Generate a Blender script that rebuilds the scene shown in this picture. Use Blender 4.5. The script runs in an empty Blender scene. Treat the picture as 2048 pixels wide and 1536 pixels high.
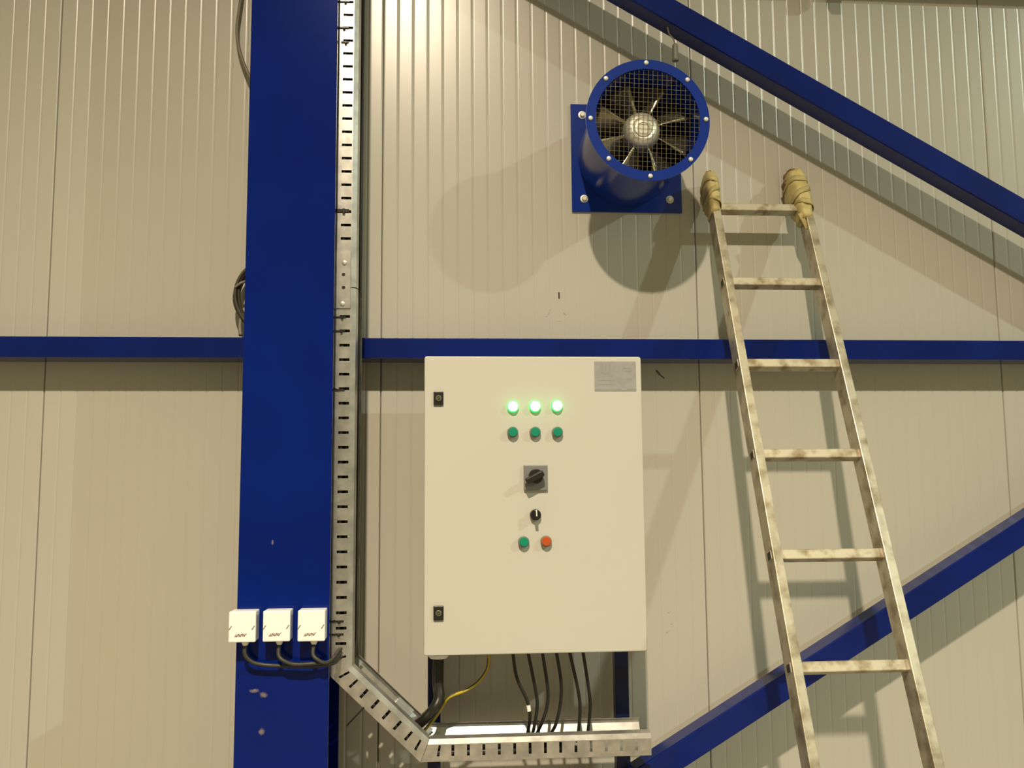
import bpy, bmesh, math, random
from mathutils import Vector, Matrix
random.seed(7)
PI = math.pi
SC = bpy.context.scene
COL = SC.collection

# ---------------------------------------------------------------- camera
F, YAW, PITCH, ROLL, D, ZC = 1849.9, 0.0764, 0.1087, -0.0077, 2.8523, 1.55
fw = Vector((math.sin(YAW)*math.cos(PITCH), math.cos(YAW)*math.cos(PITCH), math.sin(PITCH)))
r0 = Vector((math.cos(YAW), -math.sin(YAW), 0)); u0 = r0.cross(fw)
rt = r0*math.cos(ROLL) + u0*math.sin(ROLL); up = -r0*math.sin(ROLL) + u0*math.cos(ROLL)
CAMP = Vector((0, -D, ZC))
cd = bpy.data.cameras.new('camera'); co = bpy.data.objects.new('camera', cd); COL.objects.link(co)
cd.sensor_width = 36.0; cd.lens = 36.0*F/2048; cd.clip_start = 0.05
M = Matrix(((rt.x, up.x, -fw.x, CAMP.x), (rt.y, up.y, -fw.y, CAMP.y), (rt.z, up.z, -fw.z, CAMP.z), (0, 0, 0, 1)))
co.matrix_world = M
SC.camera = co

# ---------------------------------------------------------------- world, lamps, exposure
w = bpy.data.worlds.new('hall'); SC.world = w; w.use_nodes = True
bg = w.node_tree.nodes['Background']; bg.inputs[0].default_value = (1.0, 0.89, 0.45, 1); bg.inputs[1].default_value = 0.265
def high_bay(name, loc, color, power, radius, size, blend=1.0):
    l = bpy.data.lights.new(name, 'SPOT'); l.color = color; l.energy = power; l.shadow_soft_size = radius
    l.spot_size = math.radians(size); l.spot_blend = blend
    o = bpy.data.objects.new(name, l); COL.objects.link(o); o.location = loc
    return o
high_bay('warm_high_bay', (-0.3285, -4.5713, 5.765), (1.0, 0.83, 0.61), 2900, 0.07, 142)
high_bay('cool_high_bay', (9.7458, -7.0687, 7.7997), (0.86, 1.0, 0.86), 4200, 0.12, 172)
vs = SC.view_settings; vs.view_transform = 'Standard'; vs.look = 'None'; vs.gamma = 1; vs.exposure = 0.0; vs.use_curve_mapping = False

# ---------------------------------------------------------------- helpers
def at(x, y, d):                                   # photo pixel on the plane d metres in front of the wall
    ray = fw + rt*((x-1024)/F) + up*((768-y)/F)
    t = (-d - CAMP.y)/ray.y
    return CAMP + ray*t
def mat(name, color, rough=0.5, metal=0.0, noise=0.0, scale=8.0, bump=0.0, bscale=60.0, coat=0.0, stretch=None, color2=None, spec=0.5, lo=0.35, hi=0.65):
    m = bpy.data.materials.new(name); m.use_nodes = True
    nt = m.node_tree; b = nt.nodes['Principled BSDF']
    b.inputs['Base Color'].default_value = (*color, 1); b.inputs['Roughness'].default_value = rough; b.inputs['Metallic'].default_value = metal
    b.inputs['Specular IOR Level'].default_value = spec
    if coat: b.inputs['Coat Weight'].default_value = coat; b.inputs['Coat Roughness'].default_value = 0.15
    if noise or bump:
        tc = nt.nodes.new('ShaderNodeTexCoord'); mp = nt.nodes.new('ShaderNodeMapping')
        if stretch: mp.inputs['Scale'].default_value = stretch
        nt.links.new(tc.outputs['Object'], mp.inputs[0])
    if noise:
        n = nt.nodes.new('ShaderNodeTexNoise'); n.inputs['Scale'].default_value = scale; n.inputs['Detail'].default_value = 5
        nt.links.new(mp.outputs[0], n.inputs['Vector'])
        cr = nt.nodes.new('ShaderNodeValToRGB'); cr.color_ramp.elements[0].position = lo; cr.color_ramp.elements[1].position = hi
        c2 = color2 or tuple(c*(1-noise) for c in color)
        cr.color_ramp.elements[0].color = (*c2, 1); cr.color_ramp.elements[1].color = (*color, 1)
        nt.links.new(n.outputs['Fac'], cr.inputs[0]); nt.links.new(cr.outputs[0], b.inputs['Base Color'])
    if bump:
        n2 = nt.nodes.new('ShaderNodeTexNoise'); n2.inputs['Scale'].default_value = bscale; n2.inputs['Detail'].default_value = 4
        nt.links.new(mp.outputs[0], n2.inputs['Vector'])
        bp = nt.nodes.new('ShaderNodeBump'); bp.inputs['Strength'].default_value = bump; bp.inputs['Distance'].default_value = 0.002
        nt.links.new(n2.outputs['Fac'], bp.inputs['Height']); nt.links.new(bp.outputs[0], b.inputs['Normal'])
    return m
def emis(name, color, s):
    m = mat(name, color, 0.3); b = m.node_tree.nodes['Principled BSDF']
    b.inputs['Emission Color'].default_value = (*color, 1); b.inputs['Emission Strength'].default_value = s
    return m
def add_scuffs(m, pts, colour):                    # worn-off paint patches at given object-space points (x, y, z, radius)
    nt = m.node_tree; b = nt.nodes['Principled BSDF']
    tc = nt.nodes.new('ShaderNodeTexCoord'); nz = nt.nodes.new('ShaderNodeTexNoise'); nz.inputs['Scale'].default_value = 90; nz.inputs['Detail'].default_value = 6
    nt.links.new(tc.outputs['Object'], nz.inputs['Vector'])
    acc = None
    for (px, py, pz, sx, sz) in pts:
        mp = nt.nodes.new('ShaderNodeMapping'); mp.vector_type = 'TEXTURE'
        mp.inputs['Location'].default_value = (px, py, pz); mp.inputs['Scale'].default_value = (sx, 1, sz)
        nt.links.new(tc.outputs['Object'], mp.inputs[0])
        ln = nt.nodes.new('ShaderNodeVectorMath'); ln.operation = 'LENGTH'; nt.links.new(mp.outputs[0], ln.inputs[0])
        mr = nt.nodes.new('ShaderNodeMapRange'); mr.inputs[1].default_value = 1; mr.inputs[2].default_value = 0.0
        nt.links.new(ln.outputs['Value'], mr.inputs[0])
        if acc is None: acc = mr.outputs[0]
        else:
            mx = nt.nodes.new('ShaderNodeMath'); mx.operation = 'MAXIMUM'; nt.links.new(acc, mx.inputs[0]); nt.links.new(mr.outputs[0], mx.inputs[1]); acc = mx.outputs[0]
    mu = nt.nodes.new('ShaderNodeMath'); mu.operation = 'MULTIPLY'; nt.links.new(acc, mu.inputs[0]); nt.links.new(nz.outputs['Fac'], mu.inputs[1])
    m2 = nt.nodes.new('ShaderNodeMapRange'); m2.inputs[1].default_value = 0.2; m2.inputs[2].default_value = 0.45; nt.links.new(mu.outputs[0], m2.inputs[0])
    mix = nt.nodes.new('ShaderNodeMix'); mix.data_type = 'RGBA'
    old = b.inputs['Base Color'].links[0].from_socket if b.inputs['Base Color'].links else None
    nt.links.new(m2.outputs[0], mix.inputs[0])
    if old: nt.links.new(old, mix.inputs[6])
    else: mix.inputs[6].default_value = b.inputs['Base Color'].default_value
    mix.inputs[7].default_value = (*colour, 1)
    nt.links.new(mix.outputs[2], b.inputs['Base Color'])

def wpos(o):
    v = Vector((0, 0, 0))
    while o is not None: v += o.location; o = o.parent
    return v
def obj(name, bm, material, parent=None, origin=None, smooth=False):
    """link a bmesh built in world space as one mesh object; a child keeps its thing's origin"""
    bmesh.ops.recalc_face_normals(bm, faces=bm.faces)
    org = Vector(origin) if origin is not None else (wpos(parent) if parent else Vector((0, 0, 0)))
    bmesh.ops.translate(bm, verts=bm.verts, vec=-org)
    me = bpy.data.meshes.new(name); bm.to_mesh(me); bm.free()
    if smooth:
        for p in me.polygons: p.use_smooth = True
        if smooth != 'all':
            me.set_sharp_from_angle(angle=math.radians(28))
    me.materials.append(material)
    o = bpy.data.objects.new(name, me); COL.objects.link(o)
    o.location = org - (wpos(parent) if parent else Vector((0, 0, 0)))
    if parent: o.parent = parent
    return o
def tag(o, label, cat, group=None, kind=None):
    o['label'] = label; o['category'] = cat
    if group: o['group'] = group
    if kind: o['kind'] = kind
    return o
def thing(name, loc, label, cat, group=None):
    o = bpy.data.objects.new(name, None); COL.objects.link(o); o.location = loc; o.empty_display_size = 0.1
    return tag(o, label, cat, group)
def obox(bm, c, ax, half, bev=0.0, seg=2):
    c = Vector(c); X, Y, Z = [Vector(a).normalized() for a in ax]
    vs_ = []
    b2 = bmesh.new()
    for k in range(8):
        s = [(1 if k >> i & 1 else -1)*half[i] for i in range(3)]
        vs_.append(b2.verts.new(c + X*s[0] + Y*s[1] + Z*s[2]))
    for f in ((0, 1, 3, 2), (4, 6, 7, 5), (0, 4, 5, 1), (2, 3, 7, 6), (0, 2, 6, 4), (1, 5, 7, 3)): b2.faces.new([vs_[i] for i in f])
    bmesh.ops.recalc_face_normals(b2, faces=b2.faces)
    if bev: bmesh.ops.bevel(b2, geom=list(b2.edges), offset=bev, segments=seg, affect='EDGES', profile=0.5)
    merge(bm, b2)
def merge(bm, b2):
    mp = {v: bm.verts.new(v.co) for v in b2.verts}
    for f in b2.faces: bm.faces.new([mp[v] for v in f.verts])
    b2.free()
AX = ((1, 0, 0), (0, 1, 0), (0, 0, 1))
def box(bm, x0, x1, y0, y1, z0, z1, bev=0.0, seg=2):
    obox(bm, ((x0+x1)/2, (y0+y1)/2, (z0+z1)/2), AX, (abs(x1-x0)/2, abs(y1-y0)/2, abs(z1-z0)/2), bev, seg)
def nbox(*a, **k):
    bm = bmesh.new(); box(bm, *a, **k); return bm
def lathe(bm, c, prof, seg=32, ax='y', cap=True):
    """profile of (radius, distance towards the camera) spun round an axis through c"""
    rings = []
    for r, d in prof:
        ring = []
        for k in range(seg):
            a = 2*PI*k/seg
            if ax == 'y': p = Vector((c[0]+r*math.cos(a), c[1]-d, c[2]+r*math.sin(a)))
            else: p = Vector((c[0]+r*math.cos(a), c[1]+r*math.sin(a), c[2]+d))
            ring.append(bm.verts.new(p))
        rings.append(ring)
    for a, b in zip(rings, rings[1:]):
        for k in range(seg): bm.faces.new((a[k], a[(k+1) % seg], b[(k+1) % seg], b[k]))
    if cap:
        if prof[0][0] > 1e-6: bm.faces.new(rings[0])
        if prof[-1][0] > 1e-6: bm.faces.new(rings[-1])
def nlathe(*a, **k):
    bm = bmesh.new(); lathe(bm, *a, **k); return bm
def catmull(pts, n=8):
    P = [Vector(p) for p in pts]; P = [2*P[0]-P[1]] + P + [2*P[-1]-P[-2]]
    out = []
    for i in range(1, len(P)-2):
        for k in range(n):
            t = k/n
            out.append(0.5*((2*P[i]) + (P[i+1]-P[i-1])*t + (2*P[i-1]-5*P[i]+4*P[i+1]-P[i+2])*t*t + (3*P[i]-P[i-1]-3*P[i+1]+P[i+2])*t**3))
    out.append(P[-2]); return out
def tube(bm, pts, r, seg=8, n=8, smooth=True):
    path = catmull(pts, n) if smooth and len(pts) > 2 else [Vector(p) for p in pts]
    rings = []; N = None
    for i, p in enumerate(path):
        t = (path[min(i+1, len(path)-1)] - path[max(i-1, 0)]).normalized()
        if N is None:
            N = t.orthogonal().normalized()
        else:
            N = (N - t*N.dot(t)).normalized()
        B = t.cross(N)
        rr = r[i] if isinstance(r, (list, tuple)) else r
        rings.append([bm.verts.new(p + (N*math.cos(2*PI*k/seg) + B*math.sin(2*PI*k/seg))*rr) for k in range(seg)])
    for a, b in zip(rings, rings[1:]):
        for k in range(seg): bm.faces.new((a[k], a[(k+1) % seg], b[(k+1) % seg], b[k]))
    bm.faces.new(rings[0]); bm.faces.new(rings[-1])
def ntube(*a, **k):
    bm = bmesh.new(); tube(bm, *a, **k); return bm

# ---------------------------------------------------------------- materials
CREAM = mat('cream_sheet', (0.50, 0.482, 0.415), 0.27, noise=0.03, scale=2.0, bump=0.02, bscale=14, spec=0.8)
JOINT = mat('joint_dark', (0.16, 0.14, 0.10), 0.8)
BLUE = mat('blue_paint', (0.0014, 0.0125, 0.15), 0.2, noise=0.25, scale=5, spec=0.32)
BLUEC = mat('blue_column_paint', (0.0018, 0.0135, 0.165), 0.13, noise=0.22, scale=3, spec=0.16)
POSTB = mat('shaded_post_paint', (0.0014, 0.006, 0.045), 0.35, noise=0.2, scale=6, spec=0.3)  # frame blue made darker, the cabinet's shade put into the colour
BLUEF = mat('fan_blue', (0.0035, 0.028, 0.26), 0.2, noise=0.1, scale=6)
GALV = mat('galvanised', (0.62, 0.61, 0.58), 0.30, 0.80, noise=0.3, scale=25, bump=0.06, bscale=60)
CLIPM = mat('zinc_clip', (0.42, 0.45, 0.43), 0.45, 0.3)
ALU = mat('worn_aluminium', (0.55, 0.505, 0.39), 0.40, 0.65, noise=0.6, scale=20, bump=0.06, bscale=80, color2=(0.27, 0.225, 0.145), lo=0.30, hi=0.56)
RUNG = mat('worn_rung', (0.52, 0.475, 0.36), 0.5, 0.45, noise=0.6, scale=28, bump=0.08, bscale=90, color2=(0.25, 0.185, 0.10), lo=0.3, hi=0.55)
CAB = mat('cabinet_paint', (0.54, 0.535, 0.48), 0.45, noise=0.015, scale=3, bump=0.04, bscale=500)
BLACK = mat('black_plastic', (0.012, 0.011, 0.010), 0.35)
CABLE = mat('black_cable', (0.010, 0.009, 0.008), 0.38)
GCABLE = mat('grey_cable', (0.036, 0.034, 0.025), 0.5)
COILM = mat('coil_cable', (0.05, 0.042, 0.030), 0.5)
WCABLE = mat('light_grey_cable', (0.20, 0.18, 0.13), 0.5)
WHITE = mat('white_plastic', (0.95, 0.94, 0.90), 0.3)
PRINT = mat('brown_print', (0.34, 0.24, 0.19), 0.6)
SCREW = mat('screw_grey', (0.30, 0.25, 0.22), 0.5)
TAPE = mat('yellow_tape', (0.55, 0.465, 0.195), 0.55, noise=0.3, scale=22, bump=0.5, bscale=38, color2=(0.38, 0.30, 0.11))
TAPE2 = mat('yellow_tape_edge', (0.47, 0.395, 0.165), 0.6, noise=0.3, scale=30)
FOAM = mat('brown_foam', (0.24, 0.14, 0.08), 0.9, noise=0.4, scale=40, bump=0.4, bscale=80)
STEEL = mat('bright_steel', (0.72, 0.70, 0.66), 0.25, 1.0)
BOLT = mat('zinc_bolt', (0.70, 0.68, 0.62), 0.4, 0.4)
HUBM = mat('spun_aluminium', (0.66, 0.64, 0.54), 0.42, 0.6, bump=0.02, bscale=30)
BLADE = mat('blade_aluminium', (0.36, 0.33, 0.25), 0.28, 0.9, noise=0.2, scale=12)
WIRE = mat('guard_wire', (0.16, 0.13, 0.05), 0.4, 0.3)
LOCKM = mat('dull_lock_metal', (0.13, 0.125, 0.07), 0.4, 0.3)
DARK = mat('dark_void', (0.006, 0.006, 0.007), 0.7)
MOTOR = mat('motor_grey', (0.03, 0.033, 0.04), 0.45)
GREEN = mat('green_cap', (0.004, 0.235, 0.14), 0.35)
ORANGE = mat('orange_cap', (0.46, 0.080, 0.016), 0.35)
BEZEL = mat('grey_bezel', (0.22, 0.21, 0.18), 0.4)
LIT = emis('lit_lens', (0.45, 1.0, 0.42), 5.0)
LITRING = emis('lit_ring', (0.03, 0.85, 0.12), 1.6)
GREYP = mat('grey_plate', (0.19, 0.195, 0.19), 0.4)
LABELP = mat('engraved_plate', (0.32, 0.325, 0.32), 0.45, noise=0.12, scale=60)
ENGR = mat('engraving', (0.27, 0.275, 0.27), 0.5)
WHITEMARK = mat('white_mark', (0.85, 0.82, 0.72), 0.4)
GOLDW = mat('earth_wire_yellow', (0.50, 0.36, 0.02), 0.45)
GREENW = mat('earth_wire_green', (0.03, 0.07, 0.02), 0.45)
INK = mat('black_ink', (0.02, 0.018, 0.02), 0.6)
BLUEINK = mat('blue_ink', (0.42, 0.45, 0.46), 0.6)
SMUDGE = mat('grey_smudge', (0.10, 0.10, 0.10), 0.7)
CONC = mat('concrete', (0.27, 0.24, 0.19), 0.6, noise=0.25, scale=1.5, bump=0.1, bscale=30)

# ---------------------------------------------------------------- setting
SX = -0.1869; NR = 21
wall = obj('wall_back', nbox(SX-2, SX+4, 0.012, 0.08, 0, 4.6), JOINT); wall['kind'] = 'structure'
def panel(x0):
    bm = bmesh.new()
    prof = []
    g, dp, gap = 0.0033, 0.0010, 0.0010
    prof += [(gap, 0.014), (gap, 0.0035), (gap+0.0012, 0.0008), (gap+0.003, 0.0), (gap+0.006, 0.0)]
    for k in range(1, NR):
        c = k/NR
        prof += [(c-g-0.003, 0.0), (c-g, 0.0), (c-g*0.5, dp*0.5), (c-g*0.12, dp), (c+g*0.12, dp), (c+g*0.5, dp*0.5), (c+g, 0.0), (c+g+0.003, 0.0)]
    prof += [(1-gap-0.006, 0.0), (1-gap-0.003, 0.0), (1-gap-0.0012, 0.0008), (1-gap, 0.0035), (1-gap, 0.014)]
    lo = [bm.verts.new((x0+x, y, 0)) for x, y in prof]; hi = [bm.verts.new((x0+x, y, 4.6)) for x, y in prof]
    for i in range(len(prof)-1): bm.faces.new((lo[i], lo[i+1], hi[i+1], hi[i]))
    return bm
p0 = obj('wall_panel', panel(SX-2), CREAM, wall, smooth='all')
for k in range(-1, 4):
    c = p0.copy(); COL.objects.link(c); c.parent = wall; c.location.x = k+2
def mark(px, py, L, W, ang, m):
    c = at(px, py, 0.0); a = math.radians(ang)
    bm = bmesh.new(); obox(bm, (c.x, -0.0003, c.z), ((math.cos(a), 0, math.sin(a)), (0, 1, 0), (-math.sin(a), 0, math.cos(a))), (L/2, 0.0006, W/2), 0.0003, 1)
    return obj('pen_mark', bm, m, wall)
mark(1118, 591, 0.021, 0.0045, 91, INK)
mark(1097, 625, 0.030, 0.0035, 60, BLUEINK); mark(1130, 627, 0.011, 0.003, -50, BLUEINK); mark(1119, 642, 0.006, 0.003, 10, BLUEINK)
mark(1316, 745, 0.017, 0.006, -50, SMUDGE); mark(1324, 753, 0.020, 0.004, -38, SMUDGE)
mark(1339, 1223, 0.010, 0.006, 40, BLUEINK); mark(1336, 1262, 0.012, 0.005, 50, BLUEINK); mark(1344, 1246, 0.009, 0.004, 60, BLUEINK)
fl = obj('floor', nbox(-9, 15, -14, 0.012, -0.15, 0.0), CONC); fl['kind'] = 'structure'

# ---------------------------------------------------------------- steel frame
CF, CL, CR = 0.3687, -0.5263, -0.2900          # column front depth, left and right edge
CB = 0.1046
bm = bmesh.new()
box(bm, CL, CR, -CF, -CF+0.014, 0, 4.55, 0.0015, 1); box(bm, CL, CR, -CB-0.014, -CB, 0, 4.55, 0.0015, 1)
xm = (CL+CR)/2; box(bm, xm-0.005, xm+0.005, -CF+0.013, -CB-0.013, 0, 4.55)
col = obj('steel_column', bm, BLUEC, origin=(xm, -(CF+CB)/2, 0))
tag(col, 'tall dark blue painted steel column standing before the cream wall', 'column')
def loc_on(o, px, py, d):
    p = at(px, py, d) - o.location; return (p.x, p.y, p.z)
add_scuffs(BLUEC, [(*loc_on(col, 508, 1381, CF), .022, .010), (*loc_on(col, 527, 1390, CF), .022, .013), (*loc_on(col, 523, 1463, CF), .014, .016),
                   (*loc_on(col, 545, 1085, CF), .006, .012)], (0.20, 0.16, 0.15))

RD, RZB, RZT = 0.104, 1.9275, 1.9894
r = obj('steel_rail', nbox(-2.1, 3.75, -RD, 0.0, RZB, RZT, 0.003), BLUE, origin=(0, 0, RZB))
tag(r, 'blue horizontal steel rail running behind column and cabinet along the wall', 'rail')

def brace(name, pa, pb, wid, lab):
    """square tube between two points of its front lower edge"""
    pa, pb = Vector(pa), Vector(pb); t = (pb-pa).normalized(); n = Vector((-t.z, 0, t.x)); n = n if n.z > 0 else -n
    dep = 0.0748
    bm = bmesh.new(); obox(bm, (pa+pb)/2 + n*wid/2 + Vector((0, dep/2, 0)), (t, (0, 1, 0), n), ((pb-pa).length/2, dep/2, wid/2), 0.004, 2)
    o = obj(name, bm, BLUE, origin=pa); return tag(o, lab, 'brace')
BD = 0.1796
f1 = lambda x: (x, -BD, 3.3646 - 0.5662*x)
brace('diagonal_brace', f1(-0.18), f1(2.42), 0.0745, 'blue diagonal steel brace sloping down to the right above the fan')
qa, qb = at(2048, 1092.6, BD), at(1605, 1382, BD)
sl = (qa.z-qb.z)/(qa.x-qb.x)
f2 = lambda x: (x, -BD, qa.z + sl*(x-qa.x))
brace('diagonal_brace', f2(-0.12), f2(2.36), 0.0700, 'blue diagonal steel brace rising to the right behind the ladder')
node_z = f2(2.36)

# the next rail, just above the picture: its shadow runs along the top right corner
def unshadow(px, py, d):
    L = Vector((-0.3285, -4.5713, 5.765)); s = at(px, py, 0.0); k = d/(-L.y)
    return s + (L-s)*k
ur = unshadow(1900, 9, RD)
r2 = obj('steel_rail', nbox(-2.1, 3.75, -RD, 0.0, ur.z, ur.z+0.062, 0.003), BLUE, origin=(0, 0, ur.z))
tag(r2, 'blue horizontal rail higher on the wall, just above the picture edge', 'rail')
ub = unshadow(1672, 28, RD*0.9)
bm = bmesh.new(); box(bm, ub.x-0.018, ub.x+0.02, -RD*0.95, -RD*0.5, ub.z, ur.z+0.002, 0.002)
obj('cleat', bm, BLUE, r2)

# ---------------------------------------------------------------- control cabinet
KD, KX, KZ = 0.3351, -0.0469, 1.1021
KB = 0.1458
cab = thing('control_cabinet', (KX+0.3, -KB, KZ), 'cream metal control cabinet with three lit green lamps on its door', 'cabinet')
bm = bmesh.new(); box(bm, KX+0.004, KX+0.596, -KD+0.022, -KB, KZ+0.004, KZ+0.796, 0.004, 2); obj('enclosure', bm, CAB, cab)
b2 = bmesh.new()
box(b2, KX, KX+0.6, -KD, -KD+0.020, KZ, KZ+0.8, 0.0)
ed = [e for e in b2.edges if abs((e.verts[0].co-e.verts[1].co).y) > 0.01]
bmesh.ops.bevel(b2, geom=ed, offset=0.007, segments=4, affect='EDGES', profile=0.5)
ed = [e for e in b2.edges if all(abs(v.co.y+KD) < 1e-5 for v in e.verts)]
bmesh.ops.bevel(b2, geom=ed, offset=0.0035, segments=3, affect='EDGES', profile=0.5)
door = obj('door', b2, CAB, cab)
def lock(px, py):
    c = at(px, py, KD)
    l = obj('lock', nbox(c.x-0.0135, c.x+0.0135, -KD-0.006, -KD+0.003, c.z-0.019, c.z+0.019, 0.002), BLACK, door); l['label'] = 'black quarter-turn lock'
    return l, c
l, c = lock(877, 797)
def insert(c):
    bm = bmesh.new(); lathe(bm, (c.x, -KD, c.z), [(0.0085, 0.004), (0.0085, 0.0085), (0.007, 0.0095), (0.0045, 0.0095), (0.004, 0.0075)], 20)
    obox(bm, (c.x, -KD-0.0095, c.z), ((0.8, 0, 0.6), (0, 1, 0), (-0.6, 0, 0.8)), (0.0055, 0.0012, 0.0012)); return bm
obj('lock_insert', insert(c), LOCKM, door)
l, c = lock(877, 1226); obj('lock_insert', insert(c), LOCKM, door)
# engraved plate
a, b = at(1188.5, 723, KD), at(1272.5, 782, KD)
pl = obj('name_plate', nbox(a.x, b.x, -KD-0.0016, -KD+0.001, b.z, a.z, 0.0004, 1), LABELP, cab); pl['label'] = 'grey engraved plate'
for (x0, y0, x1, y1) in ((1203, 727, 1206, 747), (1211, 727, 1213, 741), (1218, 727, 1221, 744), (1206, 744, 1220, 748), (1246, 735, 1262, 738), (1250, 741, 1262, 743), (1196, 760, 1230, 762), (1196, 768, 1224, 770), (1252, 757, 1264, 760)):
    a, b = at(x0, y0, KD), at(x1, y1, KD); obj('engraving', nbox(a.x, b.x, -KD-0.0019, -KD-0.001, b.z, a.z), ENGR, pl)
def lampy(px, py):
    c = at(px, py, KD+0.012); c = (c.x, -KD, c.z)
    o = obj('indicator_lamp', nlathe(c, [(0.0160, -0.002), (0.0160, 0.008), (0.0148, 0.0105), (0.0140, 0.0105)], 28), LITRING, cab, smooth=True); o['label'] = 'lit green indicator lamp'
    obj('lens', nlathe(c, [(0.0140, 0.004), (0.0138, 0.012), (0.0115, 0.0155), (0.006, 0.017), (0.0, 0.0173)], 28, cap=False), LIT, o, smooth=True)
for q in ((1026, 812.5), (1070.5, 812), (1114.5, 811)): lampy(*q)
def button(px, py, m, lab):
    c = at(px, py, KD+0.014); c = (c.x, -KD, c.z)
    o = obj('push_button', nlathe(c, [(0.0152, -0.002), (0.0152, 0.004), (0.0148, 0.012), (0.0140, 0.0135), (0.0125, 0.0135)], 28), BEZEL, cab, smooth=True); o['label'] = lab
    obj('button_cap', nlathe(c, [(0.0128, 0.008), (0.0126, 0.0155), (0.0112, 0.0168), (0.0, 0.0172)], 28, cap=False), m, o, smooth=True)
for q in ((1026, 864), (1071, 864), (1115.5, 864)): button(*q, GREEN, 'dark green push button')
button(1048, 1084, GREEN, 'dark green push button'); button(1093, 1083, ORANGE, 'orange push button')
# main isolator switch
c = at(1071.5, 955.5, KD+0.004)
iso = obj('main_switch', nbox(c.x-0.0325, c.x+0.0325, -KD-0.009, -KD+0.002, c.z-0.0345, c.z+0.0345, 0.0025), GREYP, cab); iso['label'] = 'grey square main switch with black turning knob'
kc = (c.x, -KD, c.z+0.004)
bm = bmesh.new(); lathe(bm, kc, [(0.0200, 0.008), (0.0198, 0.016), (0.0175, 0.020), (0.0, 0.0205)], 28, cap=False)
a_ = math.radians(27); ux = (math.cos(a_), 0, math.sin(a_)); uz = (-math.sin(a_), 0, math.cos(a_))
obox(bm, (kc[0]-0.006*ux[0], -KD-0.030, kc[2]-0.006*ux[2]), (ux, (0, 1, 0), uz), (0.0265, 0.011, 0.0085), 0.004, 3)
obj('switch_knob', bm, BLACK, iso)
# selector switch
c = at(1071.5, 1030, KD+0.012); c = (c.x, -KD, c.z)
sel = obj('selector_switch', nlathe(c, [(0.0152, -0.002), (0.0152, 0.006), (0.0142, 0.0135), (0.0, 0.014)], 28, cap=False), BLACK, cab, smooth=True); sel['label'] = 'black selector switch with white pointer'
bm = bmesh.new(); obox(bm, (c[0], -KD-0.021, c[2]), ((1, 0, 0.04), (0, 1, 0), (-0.04, 0, 1)), (0.0042, 0.010, 0.0135), 0.0018, 2); obj('selector_lever', bm, BLACK, sel)
bm = bmesh.new(); obox(bm, (c[0]+0.0004, -KD-0.0312, c[2]+0.0055), ((1, 0, 0.04), (0, 1, 0), (-0.04, 0, 1)), (0.0014, 0.0008, 0.0082)); obj('pointer_mark', bm, WHITEMARK, sel)
# glands along the underside
gl_px = [(1025, 1314), (1055, 1313), (1084, 1312), (1112, 1311), (1138, 1311), (1165, 1310)]
GD = 0.245
for px, py in gl_px:
    c = at(px, py, GD); obj('cable_gland', nlathe((c.x, -GD, KZ), [(0.009, 0.004), (0.009, -0.006), (0.0065, -0.011), (0.0, -0.011)], 14, ax='z', cap=False), BLACK, cab, smooth=True)
c = at(877, 1330, 0.23); TG = Vector((c.x, -0.23, KZ))
o = obj('cable_gland', nlathe(TG, [(0.030, 0.004), (0.030, -0.016), (0.024, -0.024), (0.0, -0.024)], 24, ax='z', cap=False), WHITE, cab, smooth=True); o['label'] = 'pale cable gland'

# posts that carry the cabinet, standing on the lower brace
def post(pxl, pxr, y, lab):
    a, b = at(pxl, y, 0.1445), at(pxr, y, 0.1445)
    zb = f2(a.x)[2] + 0.07*math.sqrt(1+sl*sl) - 0.002
    zb2 = zb + sl*(b.x-a.x)
    bm = bmesh.new(); box(bm, a.x, b.x, -0.1445, -0.1045, zb2, KZ+0.74, 0.002)
    for v in bm.verts:
        if v.co.z < zb2+0.05: v.co.z += sl*(v.co.x-b.x)
    tag(obj('support_post', bm, POSTB, origin=(a.x, -0.12, zb)), lab, 'post')
post(1231, 1258, 1380, 'dark blue post under the right end of the cabinet')
post(855.5, 881, 1380, 'dark blue post under the left end of the cabinet')

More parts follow.
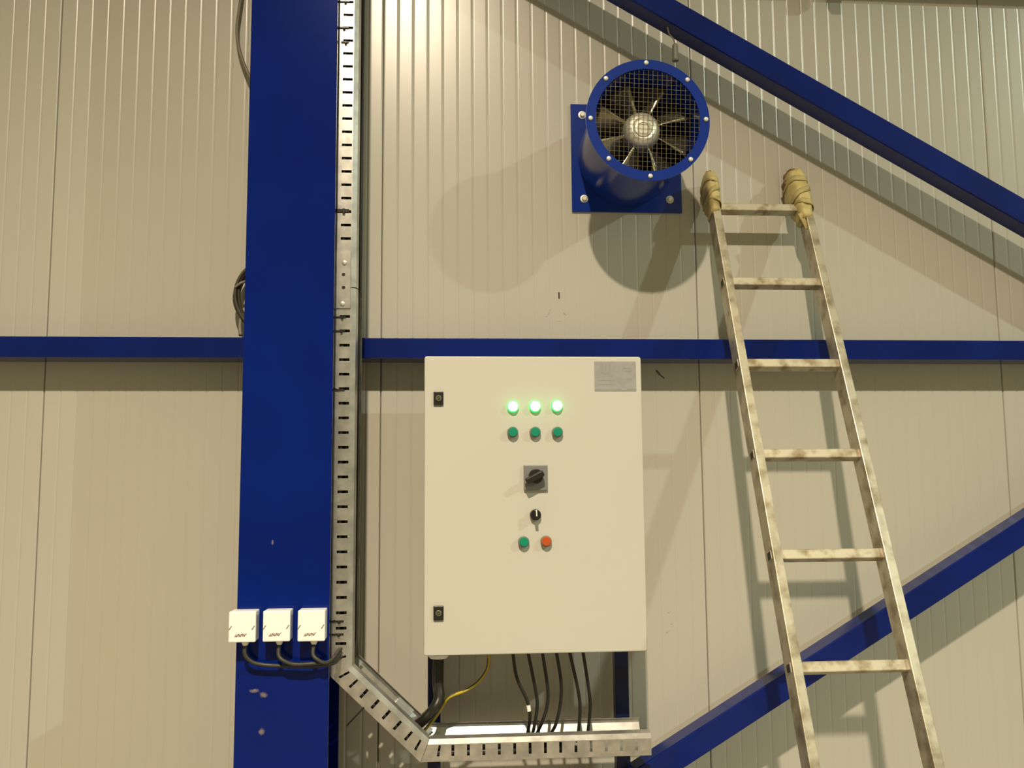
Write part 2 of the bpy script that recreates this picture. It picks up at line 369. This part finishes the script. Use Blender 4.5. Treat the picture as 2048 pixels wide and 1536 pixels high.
# ---------------------------------------------------------------- cable trays
TF, TW = 0.310, 0.146
PROF_F = [(0.0435, 0.0), (0.0560, 0.0054), (0.0605, 0.0230), (0.0530, 0.0230)]      # (v, w) of the folded rim
PROF_B = [(0.026, 0.0), (0.047, 0.011), (0.0475, 0.0125), (0.0600, 0.0125), (0.0605, 0.006)]
def tray_mesh(pa, pb, m0, m1, slots=True, pitch=0.04, off=0.02, front=TF):
    """open channel: pa, pb ends of its outer front edge, m0 / m1 mitre slope (du per dv) at each end"""
    pa, pb = Vector(pa), Vector(pb); U = (pb-pa).normalized(); L = (pb-pa).length
    V = Vector((-U.z, 0, U.x)); V = V if V.x + V.z > 0 else -V
    W = Vector((0, 1, 0))
    bm = bmesh.new()
    def P(u, v, w_):
        return pa + U*(u + m0*v*max(0.0, 1-u/0.07) + m1*v*max(0.0, 1-(L-u)/0.07)) + V*v + W*w_
    cache = {}
    def vt(u, v, w_):
        k = (round(u, 5), round(v, 5), round(w_, 5))
        if k not in cache: cache[k] = bm.verts.new(P(u, v, w_))
        return cache[k]
    us = [0.0]; holes = set(); x = off
    while x < L-0.012:
        us += [x-0.0038, x+0.0038]; holes.add(len(us)-2); x += pitch
    us.append(L)
    VS = [0.0, 0.013, 0.0410, 0.0435]
    for w_ in (0.0, TW):
        vs_ = VS if w_ == 0 else [0.0, 0.006, 0.021, 0.026]
        for i in range(len(us)-1):
            for j in range(3):
                if slots and j == 1 and i in holes: continue
                bm.faces.new((vt(us[i], vs_[j], w_), vt(us[i+1], vs_[j], w_), vt(us[i+1], vs_[j+1], w_), vt(us[i], vs_[j+1], w_)))
        pr = PROF_F if w_ == 0 else PROF_B
        for (v0, w0), (v1, w1) in zip(pr, pr[1:]):
            for i in range(len(us)-1):
                bm.faces.new((vt(us[i], v0, w_+w0), vt(us[i+1], v0, w_+w0), vt(us[i+1], v1, w_+w1), vt(us[i], v1, w_+w1)))
    ws = [0.0, 0.03, 0.06, 0.085, 0.115, TW]
    for i in range(len(us)-1):
        for j in range(5):
            if slots and i in holes and j in (1, 3): continue
            bm.faces.new((vt(us[i], 0, ws[j]), vt(us[i+1], 0, ws[j]), vt(us[i+1], 0, ws[j+1]), vt(us[i], 0, ws[j+1])))
    return bm, pa, U, V
def tray(pa, pb, m0, m1, lab, **k):
    bm, org, U, V = tray_mesh(pa, pb, m0, m1, **k)
    o = obj('cable_tray', bm, GALV, origin=org); tag(o, lab, 'cable tray', 'galvanised cable trays')
    s = o.modifiers.new('sheet', 'SOLIDIFY'); s.thickness = 0.0014; s.offset = 0
    return o, U, V
CD_ = -TF
A = at(656.5, 1352, TF)                      # outer corner vertical / diagonal
Bc = at(841, 1524, TF)                       # outer corner diagonal / horizontal
xo = -0.2930
A = Vector((xo, -TF, A.z))
E = Vector((at(1303, 1503, TF).x, -TF, Bc.z))
ud = (Bc-A).normalized()
ang1 = math.acos(max(-1, min(1, Vector((0, 0, -1)).dot(ud)))); ang2 = math.acos(max(-1, min(1, ud.dot(Vector((1, 0, 0))))))
t1, t2 = math.tan(ang1/2), math.tan(ang2/2)
zs = at(690, 575, TF).z
T2, U2, V2 = tray((xo, -TF, 4.5), (xo, -TF, zs+0.0015), 0, 0, 'perforated steel cable tray going up the column above the riveted splice plate', off=(4.5-zs-0.0015-0.137) % 0.0385, pitch=0.0385)
T1, U1, V1 = tray((xo, -TF, zs-0.0015), A, 0, -t1, 'perforated steel cable tray on the column side, from the splice plate down to the corner', off=0.040)
T3, U3, V3 = tray(A, Bc, t1, -t2, 'sloping perforated cable tray linking the column tray to the one under the cabinet', off=0.016, pitch=0.0405)
T4, U4, V4 = tray(Bc+Vector((0.0012, 0, 0)), E, t2, 0, 'horizontal perforated cable tray under the control cabinet', off=0.043, pitch=0.0410)
# splice plate with four bolts
a, b = at(668, 500, TF+0.004), at(703, 617, TF+0.004)
sp = obj('splice_plate', nbox(a.x-0.001, xo+0.042, -TF-0.0040, -TF-0.0008, b.z, a.z, 0.0008, 1), GALV, T1); sp['label'] = 'flat splice plate with four fixings'
for i, (px, py) in enumerate(((689, 525), (687, 549), (687, 575), (685, 607))):
    c = at(px, py, TF+0.004)
    if i in (0, 3):
        obj('bolt', nlathe((c.x, -TF-0.0035, c.z), [(0.0068, 0), (0.0062, 0.0035), (0.004, 0.005), (0, 0.0055)], 14, cap=False), BOLT, sp, smooth=True)
    else:
        obj('bolt_hole', nlathe((c.x, -TF-0.0035, c.z), [(0.0050, 0), (0.0048, 0.0007), (0, 0.0008)], 14, cap=False), BLACK, sp)
# cable ties round the front wall of the trays
def tie(par, px, py, wx, hz, tail=0.0):
    c = at(px, py, TF+0.003); bm = bmesh.new(); box(bm, c.x-wx/2, c.x+wx/2, -TF-0.0042, -TF+0.001, c.z-hz/2, c.z+hz/2, 0.0008, 1)
    obox(bm, (c.x+wx*0.1, -TF-0.0055, c.z-0.002), AX, (0.0035, 0.003, hz*0.75), 0.001, 1)
    if tail: obox(bm, (c.x-wx/2, -TF-0.003, c.z+0.001), ((1, 0, 0.25), (0, 1, 0), (-0.25, 0, 1)), (tail, 0.001, 0.0015))
    obj('cable_tie', bm, BLACK, par)
tie(T2, 686, 55, 0.034, 0.005); tie(T2, 690, 84, 0.022, 0.005); tie(T2, 689, 3, 0.030, 0.004); tie(T2, 685, 421, 0.036, 0.009, 0.010)
tie(T1, 682, 634, 0.028, 0.004); tie(T1, 681, 662, 0.026, 0.004); tie(T1, 676, 1243, 0.030, 0.005, 0.008); tie(T1, 675, 1269, 0.032, 0.005)
bm = bmesh.new(); tube(bm, [at(664, 766, TF+0.003), at(666, 773, TF+0.005), at(673, 779, TF+0.005), at(689, 780, TF+0.003)], 0.0022, 6); obj('cable_tie', bm, BLACK, T1)
def strip(par, p, q, hw, name='cable_tie', m=BLACK):
    p, q = Vector(p), Vector(q); t = (q-p).normalized(); bm = bmesh.new(); obox(bm, (p+q)/2, (t, (0, 1, 0), t.cross(Vector((0, 1, 0)))), ((q-p).length/2, 0.0008, hw)); return obj(name, bm, m, par)
strip(T3, at(728, 1415, TF+0.002), at(693, 1452, TF-0.02), 0.0020)
# joint clips on the far side of the sloping tray
def clip(px, py, L, par, ww=0.022):
    c = at(px, py, TF-TW-0.004); bm = bmesh.new()
    obox(bm, (c.x, c.y, c.z), (U3, (0, 1, 0), V3), (L/2, 0.012, ww/2), 0.001, 1)
    obox(bm, Vector((c.x, c.y-0.009, c.z))+V3*ww*0.5, (U3, (0, 1, 0), V3), (L/2, 0.0015, ww*0.3), 0.0006, 1)
    o = obj('joint_clip', bm, CLIPM, par); return o
clip(711, 1328, 0.026, T3); clip(806, 1416, 0.054, T3); clip(850, 1459, 0.030, T3)

# ---------------------------------------------------------------- cables lying inside the trays
def tray_pt(seg, u, v, w_):
    org, U, V = {'v': (Vector((xo, -TF, 4.5)), U1, V1), 'd': (A, U3, V3), 'h': (Bc, U4, V4)}[seg]
    return org + U*u + V*v + Vector((0, w_, 0))
Lv, Ld = 4.5-A.z, (Bc-A).length
bun = thing('cable_bundle', tuple(tray_pt('h', 0.2, 0.0265, 0.02)), 'black cables lying inside the perforated trays, seen through their slots', 'cables')
for (v, w_, r_, e) in ((0.0185, 0.0120, 0.0085, 0.42), (0.0350, 0.0125, 0.0075, 0.385), (0.0265, 0.0310, 0.0090, 0.40)):
    k1, k2 = -t1*v, -t2*v
    pts = [tray_pt('v', 0.0, v, w_), tray_pt('v', Lv*0.5, v, w_), tray_pt('v', Lv+k1-0.05, v, w_), tray_pt('v', Lv+k1-0.012, v, w_), tray_pt('d', -k1+0.012, v, w_), tray_pt('d', Ld*0.5, v, w_), tray_pt('d', Ld+k2-0.012, v, w_), tray_pt('h', -k2+0.012, v, w_), tray_pt('h', 0.2, v, w_), tray_pt('h', e, v, w_)]
    obj('cable', ntube(pts, r_, 8, smooth=False), CABLE, bun, smooth='all')
k1 = -t1*0.047
pts = [tray_pt('v', 0, 0.0535, 0.138), tray_pt('v', 4.5-zs-0.02, 0.0535, 0.138), tray_pt('v', 4.5-zs+0.02, 0.050, 0.138), tray_pt('v', Lv+k1-0.05, 0.050, 0.138), tray_pt('v', Lv+k1-0.015, 0.045, 0.136)]  # black tube added for the dark strip in the tray mouth
tag(obj('tray_dark_line', ntube(pts, 0.0058, 8, smooth=False), CABLE, origin=pts[0], smooth='all'), 'thin black tube added as the dark line in the open column tray', 'cable')

# ---------------------------------------------------------------- cables under the cabinet
def zp(px, py, d): return at(px, py, d)
Z5 = lambda x, y: (830+x/3.938, 1280+y/3.938)
paths = [[(800, 290), (880, 470), (905, 600), (885, 745), (868, 800)], [(950, 400), (962, 530), (935, 700), (918, 750), (905, 800)], [(1045, 380), (1040, 520), (1000, 650), (955, 745), (935, 800)],
         [(1150, 330), (1145, 500), (1110, 660), (1065, 745), (1045, 800)], [(1285, 400), (1300, 560), (1285, 740), (1275, 800)], [(1360, 330), (1380, 520), (1360, 740), (1350, 800)]]
words = ['first', 'second', 'third', 'fourth', 'fifth', 'sixth']
for i, pth in enumerate(paths):
    g = at(*gl_px[i], GD); pts = [Vector((g.x, -GD, KZ-0.004))]
    for j, (x, y) in enumerate(pth): pts.append(at(*Z5(x, y), GD+0.006*min(j, 2)-0.012*(j >= 3)))
    lab = ['black cable with a white sleeve, leftmost of the six dropping from the cabinet', 'black cable, second from the left of the six under the cabinet', 'black cable, third from the left of the six under the cabinet',
           'black cable, fourth from the left, beside the gap in the row under the cabinet', 'black cable, second from the right of the six under the cabinet', 'black cable, rightmost of the six dropping from the cabinet'][i]
    o = tag(obj('power_cable', ntube(pts, 0.0045, 8), CABLE, origin=pts[0], smooth='all'), lab, 'cable', 'black cables under the cabinet')
    if i == 0:
        q = at(*Z5(893, 515), GD+0.012); q2 = at(*Z5(899, 560), GD+0.012)
        s_ = obj('marker_sleeve', ntube([q, q2], 0.0056, 8, smooth=False), WHITE, o, smooth=True); s_['label'] = 'white marker sleeve'
# thick cable and the earth wire
pts = [TG+Vector((0, 0, -0.016)), at(876, 1365, 0.24), at(878, 1395, 0.25), at(868, 1418, 0.26), at(846, 1440, 0.25), at(815, 1463, 0.24)]
tag(obj('thick_cable', ntube(pts, 0.0150, 14), mat('thick_cable_sheath', (0.014, 0.013, 0.010), 0.35), origin=pts[0], smooth='all'), 'thick dark cable bending from the cabinet into the sloping tray', 'cable')
pts = [at(978, 1316, 0.22), at(975, 1335, 0.22), at(958, 1362, 0.225), at(933, 1380, 0.23), at(899, 1394, 0.24), at(885, 1412, 0.226), at(871, 1434, 0.214), at(848, 1462, 0.205)]
pts[0].z = KZ-0.001
ew = obj('earth_wire', ntube(pts, 0.0044, 8), GOLDW, origin=pts[0], smooth='all'); tag(ew, 'thin green and yellow earth wire curving under the cabinet', 'wire')
gs = [p+Vector((-0.0012, -0.0012, 0.0012)) for p in pts]; st = obj('green_stripe', ntube(gs, 0.0027, 8), GREENW, ew, smooth='all'); st['label'] = 'green stripe'

# ---------------------------------------------------------------- white boxes on the column
BX = CF+0.052
cablelab = ['leftmost white junction box at the column edge, half past its left side', 'white junction box in the middle of the row of three on the column', 'white junction box on the column beside the perforated tray']
bundle_y = [(1331, 0.016), (1328, 0.030), (1325, 0.040)]
gcl = ['grey cable looping from the leftmost white box along to the tray', 'grey cable dropping from the middle white box into the bundle', 'short grey cable from the white box nearest the tray']
for i, (x0, y0, x1, y1) in enumerate(((458, 1224, 510, 1284), (526.5, 1222.5, 579, 1282.5), (596, 1221.5, 649, 1282))):
    a, b = at(x0, y0, BX), at(x1, y1, BX)
    t = thing('junction_box', ((a.x+b.x)/2, -CF, b.z), cablelab[i], 'box', 'white junction boxes on the column')
    bm = bmesh.new(); box(bm, a.x, b.x, -BX+0.014, -CF+0.0005, b.z, a.z, 0.0025, 2); obj('box_body', bm, WHITE, t)
    bm = bmesh.new(); box(bm, a.x-0.0006, b.x+0.0006, -BX, -BX+0.0135, b.z-0.0006, a.z+0.0006, 0.003, 2); lid = obj('lid', bm, WHITE, t)
    zc = (a.z+b.z)/2
    for xx in (a.x+0.004, b.x-0.005):
        bm = bmesh.new(); obox(bm, (xx, -BX-0.0002, zc-0.002), ((0.55, 0, 0.84), (0, 1, 0), (-0.84, 0, 0.55)), (0.0058, 0.0007, 0.0012)); obj('lid_screw', bm, SCREW, lid)
    bm = bmesh.new(); cx = (a.x+b.x)/2 - 0.003; cz = b.z+0.0165
    for k in range(6):
        xx = cx - 0.0125 + k*0.0048; hh = 0.0034 if k % 2 else 0.0028
        obox(bm, (xx, -BX-0.0002, cz+0.0003*k), ((1, 0, 0.12), (0, 1, 0), (0.75, 0, 1)), (0.0014, 0.0005, hh*1.45))
        if k < 5: obox(bm, (xx+0.0022, -BX-0.0002, cz+0.0003*k+(0.0016 if k % 2 else -0.0018)), ((1, 0, 0.12), (0, 1, 0), (0, 0, 1)), (0.0019, 0.0005, 0.0010))
    pr = obj('printing', bm, PRINT, lid); pr['label'] = 'small slanted brown printing'
    gx = (a.x+b.x)/2 + 0.004; gd = CF+0.026
    obj('cable_gland', nlathe((gx, -gd, b.z), [(0.009, 0.003), (0.009, -0.006), (0.006, -0.012), (0.0, -0.012)], 16, ax='z', cap=False), WHITE, t, smooth=True)
    by, dd = bundle_y[i]
    gz = b.z-0.008
    top = Vector((gx, -gd, gz))
    if i == 0: mid = [at(490, 1309, CF+0.030), at(504, 1324, CF+0.026), at(530, 1330, CF+0.022), at(575, 1332, CF+0.020), at(630, 1332, CF+0.020)]
    elif i == 1: mid = [at(557, 1310, CF+0.034), at(568, 1322, CF+0.038), at(590, 1329, CF+0.034), at(630, 1327, CF+0.032)]
    else: mid = [at(626, 1309, CF+0.036), at(636, 1320, CF+0.040), at(650, 1326, CF+0.034)]
    end = [at(665, 1327-4*i, CF+0.006), at(679, 1316-8*i, TF+0.008), at(690, 1308-8*i, TF-0.02)]
    o = obj('grey_cable', ntube([top]+mid+end, 0.0052, 8), GCABLE, origin=top, smooth='all'); tag(o, gcl[i], 'cable', 'grey cables from the white boxes')

# ---------------------------------------------------------------- cables left of the column
pts = [at(489, -52, 0.02), at(485, -25, 0.02), at(478, 25, 0.02), at(474, 62, 0.02), at(480, 105, 0.025), at(500, 155, 0.035), at(530, 200, 0.05), at(560, 290, 0.06), at(560, 420, 0.06), at(545, 530, 0.05)]
tag(obj('hanging_cable', ntube(pts, 0.0055, 8), WCABLE, origin=pts[0], smooth='all'), 'thin grey cable bowing out beside the column top', 'cable')
bm = bmesh.new(); cc = at(516, 592, 0.05)
for k in range(7):
    ph = random.uniform(0, 6.28); rx = 0.062+0.004*math.sin(k*2.1); rz = 0.092+0.006*math.cos(k*1.7); dy = -0.014+0.0045*k
    ring = [(cc.x+rx*math.cos(a)+0.003*math.sin(3*a+ph), cc.y+dy+0.003*math.cos(2*a+ph), cc.z+rz*math.sin(a)) for a in [2*PI*j/20 for j in range(21)]]
    tube(bm, ring, 0.0052, 6, 2)
coil = obj('cable_coil', bm, COILM, origin=cc, smooth='all'); tag(coil, 'dark coil of cable half hidden behind the column above the rail', 'cable coil')
obj('cable_end', ntube([at(484, 628, 0.055), at(480, 650, 0.06), at(481, 671, 0.07)], 0.0055, 8), WCABLE, coil, smooth='all')
obj('binding', ntube([at(470, 575, 0.068), at(482, 566, 0.07), at(494, 562, 0.062)], 0.0040, 6), WCABLE, coil, smooth='all')

# stub hanging from the upper brace
c = at(1350, 88, 0.150); c2 = at(1351, 122, 0.150)
hk = obj('hanging_stub', nlathe((c.x, -0.150, c2.z), [(0.0, 0.0), (0.0105, 0.0), (0.011, 0.003), (0.0095, 0.007), (0.0090, c.z-c2.z-0.005), (0.006, c.z-c2.z), (0, c.z-c2.z)], 16, ax='z', cap=False), mat('grey_rubber', (0.16, 0.15, 0.13), 0.5), origin=(c.x, -0.15, c2.z), smooth=True)
tag(hk, 'small grey stub hanging on a wire under the brace, over the fan', 'hook')
bm = bmesh.new(); tube(bm, [c, at(1347, 78, 0.15), at(1340, 70, 0.152), at(1337, 64, 0.155), at(1335, 54, 0.16)], 0.0022, 6); obj('wire', bm, WCABLE, hk, smooth='all')

# ---------------------------------------------------------------- extractor fan
FX, FZ, FD, FR = 0.5921, 2.5921, 0.3262, 0.1809
fan = thing('extractor_fan', (FX, 0, FZ), 'blue tube-shaped extractor fan with wire guard mounted high on the wall', 'fan')
h = 0.178
bp = obj('mounting_plate', nbox(FX-h, FX+h, -0.008, 0.0, FZ-h, FZ+h, 0.0008, 1), BLUEF, fan)
RI = 0.1525
duct = nlathe((FX, 0, FZ), [(RI, 0.006), (RI+0.004, 0.006), (RI+0.004, FD-0.003), (RI, FD-0.003), (RI, 0.006)], 72, cap=False)
obj('duct', duct, BLUEF, fan, smooth=True)
flange = nlathe((FX, 0, FZ), [(RI, FD-0.006), (FR, FD-0.006), (FR, FD), (RI, FD), (RI, FD-0.006)], 72, cap=False)
flg = obj('flange', flange, BLUEF, fan, smooth=True)
for (x, y) in ((740, 172), (1057, 303), (1200, 607), (1082, 915), (772, 1043), (452, 908), (312, 598), (430, 293)):
    c = at(1100+x/3.84, 80+y/3.84, FD+0.003)
    obj('bolt', nlathe((c.x, -FD, c.z), [(0.0070, -0.001), (0.0070, 0.0025), (0.0052, 0.005), (0.0, 0.0058)], 12, cap=False), BOLT, flg, smooth=True)
for (x, y) in ((248, 574), (264, 1217), (922, 1224), (905, 560)):
    c = at(1100+x/3.84, 80+y/3.84, 0.012); c.y = -0.008
    bm = bmesh.new(); lathe(bm, c, [(0.0128, -0.001), (0.0128, 0.0022), (0.0090, 0.0026), (0.0078, 0.0026), (0.0078, 0.0085), (0.006, 0.0098), (0.0, 0.0098)], 6 if False else 18, cap=False)
    obj('bolt', bm, BOLT, bp, smooth=True)
# guard of crossed wires
bm = bmesh.new(); pitch_ = 0.0137; ra = math.radians(-2.0)
exU, exV = Vector((math.cos(ra), 0, math.sin(ra))), Vector((-math.sin(ra), 0, math.cos(ra)))
for k in range(-11, 12):
    s = k*pitch_
    if abs(s) > RI: continue
    L = math.sqrt((RI+0.002)**2-s*s)
    obox(bm, Vector((FX, -FD+0.004, FZ))+exU*s, (exU, (0, 1, 0), exV), (0.00055, 0.00055, L))
    obox(bm, Vector((FX, -FD+0.0055, FZ))+exV*s, (exU, (0, 1, 0), exV), (L, 0.00036, 0.00036))
obj('wire_guard', bm, WIRE, fan)
# impeller: hub and eight blades
HD = 0.262; RH = 0.056
imp = obj('hub', nlathe((FX, 0, FZ), [(RH-0.002, 0.165), (RH, 0.170), (RH, HD-0.024), (RH-0.002, HD-0.015), (RH-0.007, HD-0.008), (RH-0.014, HD-0.003), (0.034, HD), (0.030, HD-0.0018), (0.027, HD-0.0018), (0.025, HD+0.001), (0.018, HD+0.0018), (0.016, HD), (0.0, HD)], 48, cap=False), HUBM, fan, smooth=True)
for k in range(8):
    bm = bmesh.new(); th0 = math.radians(17+45*k); NR_, NC_ = 7, 6; g = []
    for i in range(NR_+1):
        rr = 0.052 + (0.1475-0.052)*i/NR_; row = []
        chord = math.radians(38 - 6*i/NR_); drop = 0.070 - 0.022*i/NR_
        for j in range(NC_+1):
            cft = j/NC_; th = th0 + chord*cft + math.radians(-4*i/NR_)
            d = HD-0.014 - drop*cft + 0.006*math.sin(PI*cft)
            row.append(bm.verts.new((FX+rr*math.cos(th), -d, FZ+rr*math.sin(th))))
        g.append(row)
    for i in range(NR_):
        for j in range(NC_): bm.faces.new((g[i][j], g[i][j+1], g[i+1][j+1], g[i+1][j]))
    b_ = obj('blade', bm, BLADE, fan, smooth='all'); s = b_.modifiers.new('thick', 'SOLIDIFY'); s.thickness = 0.0028; s.offset = 0
obj('motor', nlathe((FX, 0, FZ), [(0.0, 0.03), (0.062, 0.03), (0.062, 0.165), (0.0, 0.166)], 32, cap=False), MOTOR, fan, smooth=True)
for k in range(3):
    a = math.radians(90+120*k); bm = bmesh.new(); e = Vector((math.cos(a), 0, math.sin(a)))
    obox(bm, Vector((FX, -0.08, FZ))+e*0.105, (e, (0, 1, 0), e.cross(Vector((0, 1, 0)))), (0.048, 0.025, 0.002)); obj('motor_arm', bm, BLUEF, fan)
obj('back_opening', nlathe((FX, 0, FZ), [(RI+0.001, 0.0075), (RI+0.001, 0.0095), (0, 0.0095)], 48, cap=False), DARK, fan)

# ---------------------------------------------------------------- ladder
G, LD0, LZ0, LXL, LXR = 0.3835, 0.0889, 2.4014, 0.8608, 1.1287
dn = Vector((0, -math.sin(G), -math.cos(G))); nr = Vector((0, -math.cos(G), math.sin(G)))
SW, SH = 0.0245, 0.058
def lp(x, s, n): return Vector((x, -LD0, LZ0)) + dn*s + nr*n
send = (LZ0 - 0.012)/math.cos(G)
foot = lp((LXL+LXR)/2, send, 0)
lad = thing('ladder', (foot.x, foot.y, 0.0), 'worn aluminium ladder with yellow taped tops leaning on the wall', 'ladder')
xl, xr = LXL-SW, LXR+SW
for xx in (LXL-SW/2, LXR+SW/2):
    bm = bmesh.new(); obox(bm, lp(xx, (send-0.105)/2, 0), ((1, 0, 0), nr, dn), (SW/2, SH/2, (send+0.105)/2), 0.002, 2)
    obj('stringer', bm, ALU, lad)
    bm = bmesh.new(); c = lp(xx, send, 0); box(bm, c.x-0.018, c.x+0.018, c.y-0.040, c.y+0.040, 0.0, 0.045, 0.004); obj('rubber_foot', bm, BLACK, lad)
nr_n = int((send-0.15)/0.28)+1
for i in range(nr_n):
    bm = bmesh.new(); obox(bm, lp((LXL+LXR)/2, 0.28*i, 0.004), ((1, 0, 0), nr, dn), ((LXR-LXL)/2+SW+0.0015, 0.0145, 0.0135), 0.003, 2)
    rg = obj('rung', bm, RUNG, lad)
    for xx in (LXL-SW-0.0016, LXR+SW+0.0016):
        bm = bmesh.new(); obox(bm, lp(xx, 0.28*i, 0.004), ((1, 0, 0), nr, dn), (0.0006, 0.0105, 0.0095)); obj('rung_hole', bm, INK, rg)
# tape-wrapped padding on both tops
def padding(xc, s0, s1, wx, wn, seed, lean=0.0, cut=0.0):
    rnd = random.Random(seed); bm = bmesh.new(); rings = []; n = 15; seg = 20
    for i in range(n+1):
        t = i/n; s = s0+(s1-s0)*t
        k = 0.84 + 0.27*math.sin(PI*min(1, t*1.05+0.10))**0.8
        if t > 0.86: k *= 0.90
        step = 0.035*((i % 4)/3.0) - 0.0175
        ring = []
        for j in range(seg):
            a = 2*PI*j/seg; ca, sa = math.cos(a), math.sin(a)
            q = lambda v: math.copysign(abs(v)**0.62, v)
            m = k*(1+step+rnd.uniform(-0.045, 0.045))
            hx, hn = max(wx*m, SW/2+0.0012), max(wn*m, SH/2+0.0012)
            ring.append(bm.verts.new(lp(xc + lean*(1-t) + hx*q(ca), s + cut*q(ca)*(1-t) + 0.004*math.sin(2*a+i), 0.002 + hn*q(sa))))
        rings.append(ring)
    for a, b in zip(rings, rings[1:]):
        for j in range(seg): bm.faces.new((a[j], a[(j+1) % seg], b[(j+1) % seg], b[j]))
    bm.faces.new(rings[-1]); bm.faces.new(rings[0])
    o = obj('padding', bm, TAPE, lad, smooth='all'); o['label'] = 'yellow tape-wrapped padding'
    # brown foam end poking out of the top
    bm = bmesh.new(); top = []
    for lev, (ks, kk) in enumerate(((0.012, 0.80), (-0.010, 0.78), (-0.015, 0.60))):
        top.append([bm.verts.new(lp(xc+lean+wx*kk*math.cos(2*PI*j/12)*rnd.uniform(.85, 1.1), s0+ks+rnd.uniform(-.003, .003), wn*kk*math.sin(2*PI*j/12)*rnd.uniform(.85, 1.1))) for j in range(12)])
    for a, b in zip(top, top[1:]):
        for j in range(12): bm.faces.new((a[j], a[(j+1) % 12], b[(j+1) % 12], b[j]))
    bm.faces.new(top[-1]); e = obj('foam_end', bm, FOAM, o); e['label'] = 'torn brown foam end'
    for (tt, tilt) in ((0.24, 0.010), (0.50, -0.016), (0.72, 0.014)):
        k = 0.84 + 0.27*math.sin(PI*min(1, tt*1.05+0.10))**0.8; s = s0+(s1-s0)*tt; bm = bmesh.new(); rr = []
        for off in (-0.010, 0.010):
            for gr in (1.055, ):
                rr.append([bm.verts.new(lp(xc+lean*(1-tt)+wx*k*gr*math.copysign(abs(math.cos(a))**0.62, math.cos(a)), s+off+tilt*math.cos(a)+cut*math.cos(a)*(1-tt), 0.002+wn*k*gr*math.copysign(abs(math.sin(a))**0.62, math.sin(a)))) for a in [2*PI*j/20 for j in range(20)]])
        for j in range(20): bm.faces.new((rr[0][j], rr[0][(j+1) % 20], rr[1][(j+1) % 20], rr[1][j]))
        tb = obj('tape_band', bm, TAPE2, o, smooth='all'); sm = tb.modifiers.new('t', 'SOLIDIFY'); sm.thickness = 0.0012
    return o
padding(LXL-SW/2-0.002, -0.120, 0.028, 0.0195, 0.044, 3)
pr_ = padding(LXR+SW/2-0.006, -0.135, 0.045, 0.028, 0.044, 5, lean=-0.012, cut=-0.012)
bm = bmesh.new(); obox(bm, lp(LXR-0.008, 0.055, 0.022), ((1, 0, 0.5), nr, (-0.5, 0, 1)), (0.007, 0.0012, 0.026), 0.0005, 1); obj('tape_flap', bm, TAPE, pr_)
bm = bmesh.new(); obox(bm, lp(LXR-0.030, -0.105, 0.0), ((1, 0, 0.3), nr, (-0.3, 0, 1)), (0.009, 0.016, 0.008), 0.003, 2); obj('foam_scrap', bm, FOAM, pr_)
